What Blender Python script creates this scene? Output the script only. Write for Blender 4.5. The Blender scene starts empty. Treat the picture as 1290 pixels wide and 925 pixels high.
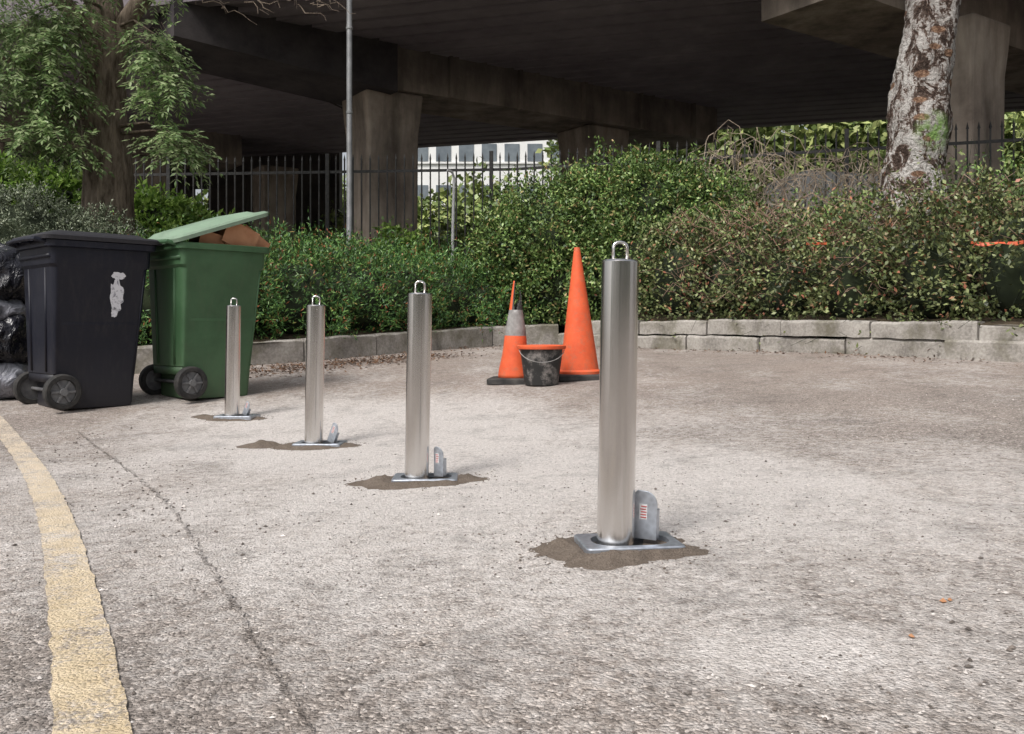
import bpy, bmesh, math, random
import numpy as np
from mathutils import Vector, Matrix, noise
random.seed(7); rng=np.random.default_rng(7)
scene=bpy.context.scene
R=math.radians
# ---------------------------------------------------------------- node helpers
class NT:
    def __init__(s,name):
        s.mat=bpy.data.materials.new(name); s.mat.use_nodes=True
        s.t=s.mat.node_tree; s.n=s.t.nodes; s.l=s.t.links
        s.b=s.n.get("Principled BSDF"); s.out=s.n.get("Material Output")
        s.tc=s.n.new("ShaderNodeTexCoord")
    def link(s,a,b): s.l.new(a,b)
    def setin(s,sock,v):
        if isinstance(v,bpy.types.NodeSocket): s.l.new(v,sock)
        else:
            if isinstance(v,(tuple,list)) and len(v)==3 and sock.type=='RGBA': v=(*v,1)
            sock.default_value=v
    def noise(s,scale=5,detail=4,rough=.55,vec=None,dist=0):
        n=s.n.new("ShaderNodeTexNoise"); n.inputs['Scale'].default_value=scale
        n.inputs['Detail'].default_value=detail; n.inputs['Roughness'].default_value=rough
        n.inputs['Distortion'].default_value=dist
        s.l.new(vec if vec else s.tc.outputs['Object'],n.inputs['Vector']); return n.outputs['Fac']
    def vor(s,scale=5,vec=None,feature='F1',out='Distance'):
        n=s.n.new("ShaderNodeTexVoronoi"); n.feature=feature; n.inputs['Scale'].default_value=scale
        s.l.new(vec if vec else s.tc.outputs['Object'],n.inputs['Vector']); return n.outputs[out]
    def mapping(s,scale=(1,1,1),loc=(0,0,0),rot=(0,0,0),vec=None):
        n=s.n.new("ShaderNodeMapping"); n.inputs['Scale'].default_value=scale
        n.inputs['Location'].default_value=loc; n.inputs['Rotation'].default_value=rot
        s.l.new(vec if vec else s.tc.outputs['Object'],n.inputs['Vector']); return n.outputs['Vector']
    def ramp(s,fac,stops):
        n=s.n.new("ShaderNodeValToRGB"); e=n.color_ramp.elements
        while len(e)<len(stops): e.new(.5)
        for i,(p,c) in enumerate(stops):
            e[i].position=p
            if not isinstance(c,(tuple,list)): c=(c,c,c)
            e[i].color=(*c,1)
        s.setin(n.inputs['Fac'],fac); return n.outputs['Color']
    def mix(s,fac,a,b,mode='MIX'):
        n=s.n.new("ShaderNodeMix"); n.data_type='RGBA'; n.blend_type=mode
        s.setin(n.inputs[0],fac); s.setin(n.inputs[6],a); s.setin(n.inputs[7],b); return n.outputs[2]
    def math(s,op,a,b=0,c=None,clamp=False):
        n=s.n.new("ShaderNodeMath"); n.operation=op; n.use_clamp=clamp
        s.setin(n.inputs[0],a); s.setin(n.inputs[1],b)
        if c is not None: s.setin(n.inputs[2],c)
        return n.outputs[0]
    def sep(s,vec=None):
        n=s.n.new("ShaderNodeSeparateXYZ"); s.l.new(vec if vec else s.tc.outputs['Object'],n.inputs[0]); return n.outputs
    def bump(s,h,strength=.5,dist=.01):
        n=s.n.new("ShaderNodeBump"); n.inputs['Strength'].default_value=strength; n.inputs['Distance'].default_value=dist
        s.l.new(h,n.inputs['Height']); s.l.new(n.outputs[0],s.b.inputs['Normal'])
    def set(s,color=None,rough=None,metal=None,spec=None):
        if color is not None: s.setin(s.b.inputs['Base Color'],color)
        if rough is not None: s.setin(s.b.inputs['Roughness'],rough)
        if metal is not None: s.setin(s.b.inputs['Metallic'],metal)
        if spec is not None: s.setin(s.b.inputs['Specular IOR Level'],spec)
        return s.mat

def simple(name,c1,c2,scale=8,rough=.6,metal=0,bump=0,bscale=60,bdist=.003,detail=5,spec=.5,lo=.35,hi=.65):
    m=NT(name); f=m.noise(scale,detail)
    m.set(m.ramp(f,[(lo,c1),(hi,c2)]),rough,metal,spec)
    if bump: m.bump(m.noise(bscale,4),bump,bdist)
    return m.mat

def leafmat(name,dark,mid,light,odd=None,trans=0,nscale=2.5):
    m=NT(name)
    g=m.n.new("ShaderNodeNewGeometry")
    st=[(0,dark),(.5,mid),(.90,light)]
    if odd: st.append((.965,odd))
    col=m.ramp(g.outputs['Random Per Island'],st)
    nz=m.ramp(m.noise(nscale,3),[(.3,.5),(.7,1.45)])
    col=m.mix(1,col,nz,'MULTIPLY')
    m.set(col,.45,0,.4)
    if trans:
        t=m.n.new("ShaderNodeBsdfTranslucent"); m.l.new(col,t.inputs['Color'])
        mx=m.n.new("ShaderNodeMixShader"); mx.inputs[0].default_value=trans
        m.l.new(m.b.outputs[0],mx.inputs[1]); m.l.new(t.outputs[0],mx.inputs[2]); m.l.new(mx.outputs[0],m.out.inputs['Surface'])
    return m.mat
# ---------------------------------------------------------------- mesh helpers
def mesh_obj(name,verts,faces,mats=None,parent=None,smooth=False,midx=None,loc=None):
    me=bpy.data.meshes.new(name); me.from_pydata([tuple(v) for v in verts],[],[tuple(f) for f in faces])
    if mats is None: mats=[]
    if not isinstance(mats,(list,tuple)): mats=[mats]
    for m in mats: me.materials.append(m)
    if midx is not None: me.polygons.foreach_set('material_index',midx)
    me.update()
    if smooth: me.polygons.foreach_set('use_smooth',[True]*len(me.polygons))
    o=bpy.data.objects.new(name,me); scene.collection.objects.link(o)
    if parent: o.parent=parent
    if loc: o.location=loc
    return o
def empty(name,loc=(0,0,0),rot=(0,0,0)):
    e=bpy.data.objects.new(name,None); scene.collection.objects.link(e); e.location=loc; e.rotation_euler=rot
    e.empty_display_size=.1; return e
def bevel(o,w=.005,seg=2):
    b=o.modifiers.new('Bevel','BEVEL'); b.width=w; b.segments=seg; b.limit_method='ANGLE'; b.angle_limit=R(40)
    return o
class MB:
    """mesh batch"""
    def __init__(s): s.v=[];s.f=[];s.m=[]
    def add(s,v,f,mi=0):
        k=len(s.v); s.v+=[tuple(x) for x in v]; s.f+=[tuple(i+k for i in q) for q in f]; s.m+=[mi]*len(f)
    def box(s,c,d,rotz=0,mi=0,M=None):
        x,y,z=[a/2 for a in d]; vs=[Vector((sx*x,sy*y,sz*z)) for sz in(-1,1) for sy in(-1,1) for sx in(-1,1)]
        rm=Matrix.Rotation(rotz,3,'Z') if M is None else M
        s.add([rm@v+Vector(c) for v in vs],[(0,2,3,1),(4,5,7,6),(0,1,5,4),(2,6,7,3),(0,4,6,2),(1,3,7,5)],mi)
    def prism(s,fp,z0,z1,mi=0):
        n=len(fp); z0s=z0 if isinstance(z0,(list,tuple)) else [z0]*n
        v=[(p[0],p[1],z0s[i]) for i,p in enumerate(fp)]+[(p[0],p[1],z1) for p in fp]
        f=[tuple(range(n))[::-1],tuple(range(n,2*n))]+[(i,(i+1)%n,(i+1)%n+n,i+n) for i in range(n)]
        s.add(v,f,mi)
    def tube(s,pts,radii,sides=6,mi=0,cap=True):
        pts=[Vector(p) for p in pts]; n=len(pts); k=len(s.v); up=Vector((0,0,1))
        ref=None
        for i,p in enumerate(pts):
            t=(pts[min(i+1,n-1)]-pts[max(i-1,0)]).normalized()
            if ref is None:
                ref=t.orthogonal().normalized()
            ref=(ref-t*ref.dot(t)).normalized(); b=t.cross(ref)
            r=radii[i] if isinstance(radii,(list,tuple)) else radii
            for j in range(sides):
                a=2*math.pi*j/sides; s.v.append(tuple(p+ref*math.cos(a)*r+b*math.sin(a)*r))
        for i in range(n-1):
            for j in range(sides):
                a=k+i*sides+j; b_=k+i*sides+(j+1)%sides
                s.f.append((a,b_,b_+sides,a+sides)); s.m.append(mi)
        if cap:
            s.f.append(tuple(k+j for j in range(sides))[::-1]); s.m.append(mi)
            s.f.append(tuple(k+(n-1)*sides+j for j in range(sides))); s.m.append(mi)
    def lathe(s,prof,c=(0,0,0),seg=32,mi=0,jit=None,closed_top=True,closed_bot=True):
        k=len(s.v); n=len(prof)
        for (r,z) in prof:
            for j in range(seg):
                a=2*math.pi*j/seg; s.v.append((c[0]+r*math.cos(a),c[1]+r*math.sin(a),c[2]+z))
        for i in range(n-1):
            for j in range(seg):
                a=k+i*seg+j;b=k+i*seg+(j+1)%seg; s.f.append((a,b,b+seg,a+seg)); s.m.append(mi)
        if closed_bot: s.f.append(tuple(k+j for j in range(seg))[::-1]); s.m.append(mi)
        if closed_top: s.f.append(tuple(k+(n-1)*seg+j for j in range(seg))); s.m.append(mi)
    def rloft(s,secs,nc=4,mi=0,capb=True,capt=True):
        k=len(s.v); cnt=4*(nc+1)
        for (x0,x1,y0,y1,z,r) in secs:
            for (cx,cy,a0) in ((x1-r,y1-r,0),(x0+r,y1-r,90),(x0+r,y0+r,180),(x1-r,y0+r,270)):
                for q in range(nc+1):
                    a=R(a0+90*q/nc); X=cx+r*math.cos(a);Y=cy+r*math.sin(a)
                    s.v.append((X,Y,z(X,Y) if callable(z) else z))
        for i in range(len(secs)-1):
            for j in range(cnt):
                a=k+i*cnt+j;b=k+i*cnt+(j+1)%cnt; s.f.append((a,b,b+cnt,a+cnt)); s.m.append(mi)
        if capb: s.f.append(tuple(k+j for j in range(cnt))[::-1]); s.m.append(mi)
        if capt: s.f.append(tuple(k+(len(secs)-1)*cnt+j for j in range(cnt))); s.m.append(mi)
    def obj(s,name,mats,parent=None,smooth=False,loc=None):
        return mesh_obj(name,s.v,s.f,mats,parent,smooth,s.m,loc)
def autosmooth(o,ang=35):
    me=o.data
    me.polygons.foreach_set('use_smooth',[True]*len(me.polygons))
    try: me.set_sharp_from_angle(angle=R(ang))
    except Exception: pass
    return o

def leaf_arrays(C,D,Nn,L,W):
    D=D/np.linalg.norm(D,axis=1,keepdims=True)
    S=np.cross(D,Nn); S/= (np.linalg.norm(S,axis=1,keepdims=True)+1e-9)
    U=np.cross(S,D)
    L=L[:,None];W=W[:,None]
    a=C; b=C+D*L*.45+S*W*.5+U*W*.12; c=C+D*L; d=C+D*L*.45-S*W*.5+U*W*.12
    return np.stack([a,b,c,d],1).reshape(-1,3)
def big_mesh(name,quads,mats,extra=None,parent=None):
    vs=[];ls=[];st=[];mi=[];k=0;lc=0
    for q,m in quads:
        n=len(q)//4; vs.append(q); ls.append(np.arange(n*4)+k); st.append(np.arange(n)*4+lc); mi.append(np.full(n,m)); k+=n*4; lc+=n*4
    if extra and extra.v:
        vs.append(np.array(extra.v,float))
        idx=[];s0=[]
        for f in extra.f:
            s0.append(lc); idx+= [i+k for i in f]; lc+=len(f)
        ls.append(np.array(idx)); st.append(np.array(s0)); mi.append(np.array(extra.m))
    V=np.concatenate(vs);Lp=np.concatenate(ls);S=np.concatenate(st);M=np.concatenate(mi)
    me=bpy.data.meshes.new(name); me.vertices.add(len(V)); me.vertices.foreach_set('co',V.astype(np.float32).ravel())
    me.loops.add(len(Lp)); me.loops.foreach_set('vertex_index',Lp.astype(np.int32))
    me.polygons.add(len(S)); me.polygons.foreach_set('loop_start',S.astype(np.int32))
    for m in mats: me.materials.append(m)
    me.polygons.foreach_set('material_index',M.astype(np.int32))
    me.update(calc_edges=True); me.validate()
    o=bpy.data.objects.new(name,me); scene.collection.objects.link(o)
    if parent:o.parent=parent
    return o
def ell_sample(ells,dens,lump=.12,rin=.8,keep=.72):
    P=[];O=[]
    for i,(cx,cy,cz,rx,ry,rz) in enumerate(ells):
        area=4*math.pi*((rx*ry)**1.6+(rx*rz)**1.6+(ry*rz)**1.6)**(1/1.6)/3**(1/1.6)
        n=int(area*dens); d=rng.normal(size=(n,3)); d/=np.linalg.norm(d,axis=1,keepdims=True)
        r=rng.uniform(rin,1.06,n)
        l=np.sin(d[:,0]*5+i*2.1)*np.sin(d[:,1]*6+i)*np.cos(d[:,2]*5.3-i)
        l2=np.sin(d[:,0]*13+i*1.1)*np.sin(d[:,1]*11+i*3)*np.cos(d[:,2]*12-i)
        r*=1+lump*l+lump*.8*l2
        p=np.array([cx,cy,cz])+d*r[:,None]*np.array([rx,ry,rz])
        ok=np.ones(n,bool)
        for j,(ax,ay,az,bx,by,bz) in enumerate(ells):
            if j==i: continue
            q=((p-np.array([ax,ay,az]))/np.array([bx,by,bz])); ok&=(np.linalg.norm(q,axis=1)>keep)
        nn=d/np.array([rx,ry,rz]); nn/=np.linalg.norm(nn,axis=1,keepdims=True)
        P.append(p[ok]);O.append(nn[ok])
    return np.concatenate(P),np.concatenate(O)
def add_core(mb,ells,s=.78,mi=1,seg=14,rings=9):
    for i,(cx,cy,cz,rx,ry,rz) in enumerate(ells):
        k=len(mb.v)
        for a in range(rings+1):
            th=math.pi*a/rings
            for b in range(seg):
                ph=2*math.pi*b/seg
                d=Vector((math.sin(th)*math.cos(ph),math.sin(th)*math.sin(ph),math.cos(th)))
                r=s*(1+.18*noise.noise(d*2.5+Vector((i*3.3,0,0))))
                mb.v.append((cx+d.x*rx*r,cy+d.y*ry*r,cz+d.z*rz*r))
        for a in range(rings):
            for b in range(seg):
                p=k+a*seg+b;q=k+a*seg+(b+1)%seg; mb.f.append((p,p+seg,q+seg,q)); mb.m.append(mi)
def foliage(name,ells,dens,nl,leafL,leafW,twigL,lm,cm,up=.4,droop=0,core=.78,lump=.12,spread=.02,twigs=0,rin=.8,parent=None):
    P,O=ell_sample(ells,dens,lump,rin)
    n=len(P); d=O*.8+np.array([0,0,up-droop])+rng.normal(size=(n,3))*.45
    d/=np.linalg.norm(d,axis=1,keepdims=True)
    tl=rng.uniform(.5,1.2,n)*twigL
    t=rng.uniform(0,1,(n,nl))
    C=P[:,None,:]+d[:,None,:]*(t*tl[:,None])[:,:,None]+rng.normal(size=(n,nl,3))*spread
    D=d[:,None,:]*.6+rng.normal(size=(n,nl,3))*.7
    Nn=np.array([0,0,1.])+O[:,None,:]*.5+rng.normal(size=(n,nl,3))*.6
    C=C.reshape(-1,3);D=D.reshape(-1,3);Nn=Nn.reshape(-1,3); m=len(C)
    Q=leaf_arrays(C,D,Nn,rng.uniform(.6,1.25,m)*leafL,rng.uniform(.7,1.2,m)*leafW)
    mb=MB()
    if core: add_core(mb,ells,core)
    if twigs:
        for i in rng.choice(n,min(n,twigs),replace=False):
            p=Vector(P[i]);dd=Vector(d[i]); mb.tube([p-dd*.15,p+dd*.1,p+dd*(twigL*1.5)],[.004,.003,.0015],3,1,False)
    return big_mesh(name,[(Q,0)],[lm,cm],mb,parent)

# ---------------------------------------------------------------- terrain
CP=[(0.246,2.174,0.0),(-.347,3.324,-.0386),(-.965,4.44,-.054),(-1.705,5.556,-.035),(-2.725,5.75,.01),(-2.135,6.216,.033),
(.503,6.97,.131),(.215,6.686,.105),(3.79,6.765,.26),(2.75,8.21,.289),(1.844,9.43,.287),(.787,10.65,.303),(-.41,10.45,.298),
(-1.32,9.2,.245),(-2.24,7.93,.18),(-3.6,7.2,.10),(0,1.0,-.01),(-1.5,1.2,-.05),(1.5,1.2,.02),(-3,3,-.08),(3,3.8,.10),(-6,4,-.03),(5,3,.10),(0,-3,-.03),(-5,-2,-.08),(5,-2,.04)]
CP=np.array(CP)
def tps(r2): return np.where(r2>1e-12,r2*np.log(r2+1e-12),0)
def _fit():
    X=CP[:,:2]; n=len(X); d=((X[:,None]-X[None])**2).sum(-1); K=tps(d)+np.eye(n)*.6
    P=np.c_[np.ones(n),X]; A=np.zeros((n+3,n+3)); A[:n,:n]=K;A[:n,n:]=P;A[n:,:n]=P.T
    return np.linalg.solve(A,np.r_[CP[:,2],0,0,0])
WF=_fit()
KX=[-300,-20,-8,-3.6,-2.24,-1.32,-.41,.3,.787,1.844,2.75,3.79,5.2,8,300]
KY=[7.0,7.0,7.2,7.35,7.93,9.2,10.45,10.85,10.65,9.43,8.21,6.765,5.3,3.5,3.0]
KT=[.35,.35,.33,.33,.40,.47,.53,.56,.58,.60,.58,.55,.52,.5,.5]
def sm(t): t=np.clip(t,0,1); return t*t*(3-2*t)
def G(x,y):
    x=np.asarray(x,float);y=np.asarray(y,float); sh=x.shape; q=np.stack([x.ravel(),y.ravel()],1)
    d=((q[:,None]-CP[None,:,:2])**2).sum(-1); z=tps(d)@WF[:-3]+WF[-3]+q@WF[-2:]
    ky=np.interp(q[:,0],KX,KY)
    z=z*(1-sm((q[:,1]-ky-.6)/2))
    dist=np.hypot(q[:,0],q[:,1]-4); z=z*(1-sm((dist-7)/6))
    return z.reshape(sh)
def g(x,y): return float(G(np.array([x]),np.array([y]))[0])
def axis(a,b,step,far):
    m=list(np.arange(a,b+1e-6,step)); lo=[];s=step;x=a
    while x>-far: s*=1.25; x-=s; lo.append(x)
    hi=[];s=step;x=m[-1]
    while x<far: s*=1.25; x+=s; hi.append(x)
    return np.array(lo[::-1]+m+hi)
xs=axis(-5,6,.08,600); ys=axis(-1,11.5,.08,600)
XX,YY=np.meshgrid(xs,ys); ZZ=np.zeros_like(XX)
for i in range(len(ys)): ZZ[i]=G(XX[i],YY[i])
V=np.stack([XX,YY,ZZ],-1).reshape(-1,3); nx=len(xs);ny=len(ys)
F=[(j*nx+i,j*nx+i+1,(j+1)*nx+i+1,(j+1)*nx+i) for j in range(ny-1) for i in range(nx-1)]

# ground material (shared colour logic for tarmac, painted line and joint)
def ground_color(m):
    sx=m.sep()
    wp=m.n.new("ShaderNodeVectorMath"); wp.operation='ADD'
    wn=m.n.new("ShaderNodeTexNoise"); wn.inputs['Scale'].default_value=60; wn.inputs['Detail'].default_value=2; m.l.new(m.tc.outputs['Object'],wn.inputs['Vector'])
    ws=m.n.new("ShaderNodeVectorMath"); ws.operation='SCALE'; ws.inputs['Scale'].default_value=.012; m.l.new(wn.outputs['Color'],ws.inputs[0])
    m.l.new(m.tc.outputs['Object'],wp.inputs[0]); m.l.new(ws.outputs[0],wp.inputs[1]); WV=wp.outputs[0]
    bw=m.n.new("ShaderNodeRGBToBW"); m.l.new(m.vor(150,vec=WV,out='Color'),bw.inputs[0]); aggd=m.vor(150,vec=WV)
    bw2=m.n.new("ShaderNodeRGBToBW"); m.l.new(m.vor(65,vec=WV,out='Color'),bw2.inputs[0])
    fine=m.noise(210,3,.7); med=m.noise(26,6,.75); big=m.noise(1.1,5,.6)
    stone=m.ramp(bw.outputs[0],[(.15,(.085,.076,.070)),(.4,(.215,.194,.180)),(.7,(.38,.348,.326)),(.9,(.88,.825,.785))])
    stone=m.mix(.32,stone,m.ramp(fine,[(.3,(.105,.095,.087)),(.7,(.53,.488,.460))]))
    stone=m.mix(.25,stone,m.ramp(bw2.outputs[0],[(.2,(.14,.126,.116)),(.8,(.52,.482,.455))]))
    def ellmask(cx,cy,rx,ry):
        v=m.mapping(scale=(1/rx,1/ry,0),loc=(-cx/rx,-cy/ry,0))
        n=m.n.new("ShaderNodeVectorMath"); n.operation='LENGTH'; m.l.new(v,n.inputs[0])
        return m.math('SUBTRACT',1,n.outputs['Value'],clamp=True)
    mk=m.math('ADD',ellmask(-.55,4.3,2.2,2.8),m.math('MULTIPLY',ellmask(.7,2.5,2.3,1.7),.75))  # pale patches: cement dust plus dappled sunlight painted into the colour
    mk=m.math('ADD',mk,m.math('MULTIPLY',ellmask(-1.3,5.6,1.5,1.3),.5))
    mk=m.math('ADD',mk,m.math('MULTIPLY',ellmask(.50,1.45,.30,.18),.45))  # sunlit patch near the camera, painted pale into the tarmac
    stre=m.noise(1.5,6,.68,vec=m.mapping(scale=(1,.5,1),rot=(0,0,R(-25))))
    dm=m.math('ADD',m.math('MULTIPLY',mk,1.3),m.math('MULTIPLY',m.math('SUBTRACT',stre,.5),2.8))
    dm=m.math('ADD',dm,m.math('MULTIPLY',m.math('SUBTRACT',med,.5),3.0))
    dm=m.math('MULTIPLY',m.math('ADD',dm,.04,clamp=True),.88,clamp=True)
    dust_dapple=m.ramp(m.noise(80,5,.8),[(.3,(.47,.43,.405)),(.65,(.84,.795,.76))])
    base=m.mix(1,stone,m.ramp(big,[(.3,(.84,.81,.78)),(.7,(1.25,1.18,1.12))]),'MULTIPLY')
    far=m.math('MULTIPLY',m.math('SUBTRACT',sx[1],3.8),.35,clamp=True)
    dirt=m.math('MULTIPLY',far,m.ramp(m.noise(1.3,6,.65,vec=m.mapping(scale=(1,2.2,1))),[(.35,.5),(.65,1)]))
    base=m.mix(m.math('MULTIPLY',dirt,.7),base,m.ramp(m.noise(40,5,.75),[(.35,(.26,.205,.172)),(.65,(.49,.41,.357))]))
    col=m.mix(dm,base,dust_dapple)
    spots=m.ramp(m.vor(13,vec=m.mapping(rot=(0,0,.4))),[(.05,1),(.10,0)])
    gate=m.ramp(m.noise(2.3,2),[(.46,0),(.54,1)])
    col=m.mix(m.math('MULTIPLY',m.math('MULTIPLY',spots,gate),.5),col,(.09,.076,.066))
    pits=m.ramp(m.noise(85,4,.8),[(.34,.38),(.45,1)])
    col=m.mix(1,col,pits,'MULTIPLY')
    st2=m.ramp(m.noise(3.7,7,.78,dist=.4),[(.30,.66),(.48,1)])
    col=m.mix(1,col,st2,'MULTIPLY')
    h=m.math('ADD',m.math('MULTIPLY',aggd,-1.1),m.math('ADD',m.math('MULTIPLY',med,.7),m.math('MULTIPLY',fine,1.0)))
    return col,h
m=NT("asphalt_dust_dapple"); col,h=ground_color(m); m.set(col,.92,0,.25); m.bump(h,.9,.006); MG=m.mat
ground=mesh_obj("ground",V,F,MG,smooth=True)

# raised terrain behind kerb
def bedz(x,y):
    ky=float(np.interp(x,KX,KY)); kt=float(np.interp(x,KX,KT)); t=(y-ky)/4.0
    return kt-.03+(1.25-kt)*float(sm(t))
bx=axis(-9,9,.3,500); ty=[.06,.3,.6,1,1.5,2,2.6,3.3,4.2,5.5,7.5,10,14,20,30,50,100,250,600]
V=[];
for t in ty:
    for x in bx:
        ky=float(np.interp(x,KX,KY)); V.append((x,ky+t,bedz(x,ky+t)+.05*noise.noise(Vector((x*1.5,t*1.5,0)))*(t<30)))
n=len(bx); F=[(j*n+i,j*n+i+1,(j+1)*n+i+1,(j+1)*n+i) for j in range(len(ty)-1) for i in range(n-1)]
m=NT("soil_and_bounce_hardstanding"); sy=m.sep()
so_=m.ramp(m.noise(9,6),[(.35,(.035,.026,.018)),(.65,(.11,.085,.055))]); hd=m.ramp(m.noise(1.5,6),[(.35,(.26,.24,.22)),(.65,(.40,.37,.34))])  # ground under the deck made pale to bounce light onto the soffit
m.set(m.mix(m.math('MULTIPLY',m.math('SUBTRACT',sy[1],15.3),1.2,clamp=True),so_,hd),.95,0,.2); m.bump(m.noise(40,5),.8,.02)
mesh_obj("terrain",V,F,m.mat,smooth=True)

# ---------------------------------------------------------------- kerb stones
MK=NT("concrete_kerb")
f=MK.noise(3,6,.65); f2=MK.noise(45,4,.6)
c=MK.ramp(f,[(.3,(.16,.145,.13)),(.5,(.35,.325,.295)),(.72,(.48,.45,.41))])
c=MK.mix(.35,c,MK.ramp(f2,[(.35,(.12,.11,.10)),(.65,(.45,.43,.39))]))
moss=MK.ramp(MK.noise(2.1,5,.7,vec=MK.mapping(loc=(3,3,3))),[(.48,0),(.62,.75)])
c=MK.mix(moss,c,(.13,.12,.08)); MK.set(c,.9,0,.3); MK.bump(MK.noise(50,5,.7),.6,.01); MK=MK.mat
def polyw(pts,s):
    for (a,b) in zip(pts[:-1],pts[1:]):
        L=math.dist(a,b)
        if s<=L or b is pts[-1]:
            t=s/L; return (a[0]+(b[0]-a[0])*t,a[1]+(b[1]-a[1])*t),math.atan2(b[1]-a[1],b[0]-a[0])
        s-=L
def stones(name,pts,courses,L=.9,thick=.13):
    mb=MB(); tot=sum(math.dist(a,b) for a,b in zip(pts[:-1],pts[1:]))
    for ci,(zo0,zo1,off) in enumerate(courses):
        s=off
        while s<tot:
            e=min(s+L,tot); (p0,_)=polyw(pts,s+.009); (p1,_)=polyw(pts,e-.009)
            a=math.atan2(p1[1]-p0[1],p1[0]-p0[0]); ln=math.dist(p0,p1)
            if ln<.1: s=e; continue
            a+=random.uniform(-.02,.02)
            j=random.uniform(-.03,.025); nrm=(-math.sin(a),math.cos(a))
            mid=((p0[0]+p1[0])/2+nrm[0]*(thick/2+j+ci*.015),(p0[1]+p1[1])/2+nrm[1]*(thick/2+j+ci*.015))
            jz=random.uniform(-.012,.012); tl=random.uniform(-.02,.02)
            ca,sa=math.cos(a),math.sin(a)
            N=12; vs=[]
            for q in range(N+1):
                lx=-ln/2+ln*q/N
                for (ly,top) in ((-thick/2,0),(-thick/2+.0,1),(-thick/2+.018,2),(thick/2,2),(thick/2,0)):
                    X=mid[0]+ca*lx-sa*ly; Y=mid[1]+sa*lx+ca*ly
                    zt=float(np.interp(X,KX,KT)); zb=g(X,Y)
                    z0=zb+(zt-zb)*zo0; z1=zb+(zt-zb)*zo1+jz+tl*lx
                    z={0:z0-(.05 if ci==0 else -.006),1:z1-.02,2:z1}[top]
                    w=.012*noise.noise(Vector((X*7,Y*7,z*9)))
                    vs.append((X+w,Y+w,z+w))
            fs=[]
            for q in range(N):
                for r_ in range(5):
                    a0=q*5+r_; a1=q*5+(r_+1)%5; fs.append((a0,a0+5,a1+5,a1))
            fs.append((0,1,2,3,4)); fs.append(tuple(N*5+i for i in (4,3,2,1,0)))
            mb.add(vs,fs); s=e
    return mb.obj(name,MK)
kr=[(.55,10.80),(.787,10.65),(1.844,9.43),(2.75,8.21),(3.79,6.765),(5.2,5.3),(8,3.5)]
kl=[(-8,7.2),(-3.6,7.35),(-2.24,7.93),(-1.32,9.2),(-.41,10.45),(.3,10.85),(.55,10.80)]
stones("kerb",kr,[(0,.5,0),(.5,1.0,.25)],.92)
stones("kerb",kl,[(0,1,.0)],.92)

# ---------------------------------------------------------------- yellow line + joint
def ribbon(name,pts,w,mat,dz,sub=6,jit=0,seed=0):
    P=[]
    for a,b in zip(pts[:-1],pts[1:]):
        for q in range(sub*4):
            t=q/(sub*4); P.append((a[0]+(b[0]-a[0])*t,a[1]+(b[1]-a[1])*t))
    P.append(pts[-1]); vs=[];fs=[]
    for i,p in enumerate(P):
        q0=P[max(i-1,0)];q1=P[min(i+1,len(P)-1)]; t=Vector((q1[0]-q0[0],q1[1]-q0[1])).normalized(); nn=(-t.y,t.x)
        N=lambda k:noise.noise(Vector((p[0]*14,p[1]*14,seed+k)))+.5*noise.noise(Vector((p[0]*50,p[1]*50,seed+k)))
        l=w/2*(1+jit*N(0)); r=w/2*(1+jit*N(7)); sh=jit*w*.8*N(13)
        for s_ in (-l,-l/3,r/3,r):
            x=p[0]+nn[0]*(s_+sh);y=p[1]+nn[1]*(s_+sh); vs.append((x,y,g(x,y)+dz))
        if i:
            k=i*4
            for c in range(3): fs.append((k+c,k+c+1,k-4+c+1,k-4+c)[::-1] if False else (k-4+c,k+c,k+c+1,k-4+c+1)[::-1])
    o=mesh_obj(name,vs,fs,mat,smooth=True)
    if o.data.polygons[0].normal.z<0: o.data.flip_normals()
    return o
def spline(pts,n=8):
    o=[]
    for i in range(len(pts)-1):
        p0=Vector(pts[max(i-1,0)]);p1=Vector(pts[i]);p2=Vector(pts[i+1]);p3=Vector(pts[min(i+2,len(pts)-1)])
        for q in range(n):
            t=q/n; o.append(tuple(.5*((2*p1)+(-p0+p2)*t+(2*p0-5*p1+4*p2-p3)*t*t+(-p0+3*p1-3*p2+p3)*t**3)))
    o.append(tuple(pts[-1])); return o
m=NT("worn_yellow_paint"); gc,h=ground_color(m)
fd=m.math('MULTIPLY',m.math('SUBTRACT',m.sep()[1],1.5),.25,clamp=True)
wv=m.math('ADD',m.math('MULTIPLY',m.noise(80,6,.8),.6),m.math('MULTIPLY',m.noise(6,6,.7),.4))
w=m.ramp(m.math('SUBTRACT',wv,m.math('MULTIPLY',fd,.03)),[(.42,.05),(.51,.88)])
yc=m.ramp(m.noise(14,5),[(.35,(.57,.45,.28)),(.65,(.73,.60,.41))])
yc=m.mix(m.math('MULTIPLY',fd,.55),yc,(.70,.62,.54))
m.set(m.mix(w,gc,yc),.85,0,.3); m.bump(h,.8,.005)
line=[(-.18,.45),(-.584,1.267),(-.93,1.93),(-1.39,2.78),(-1.91,3.67),(-2.50,4.58),(-3.15,5.5),(-3.9,6.5)]
ribbon("painted_line",spline(line),.096,m.mat,.005,sub=2,jit=.06)
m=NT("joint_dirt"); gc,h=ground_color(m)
m.set(m.mix(m.ramp(m.noise(7,6,.8),[(.42,.0),(.62,.75)]),gc,(.11,.092,.08)),.95,0,.2); m.bump(h,.9,.008); MJ=m.mat
ribbon("tarmac_joint",spline([(-.05,.8),(-.273,1.233),(-.42,1.54),(-.74,2.2),(-1.094,2.93),(-1.36,3.4),(-1.72,4.0),(-2.05,4.5),(-2.38,5.0)]),.009,MJ,.004,sub=3,jit=1.4,seed=3)

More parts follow.
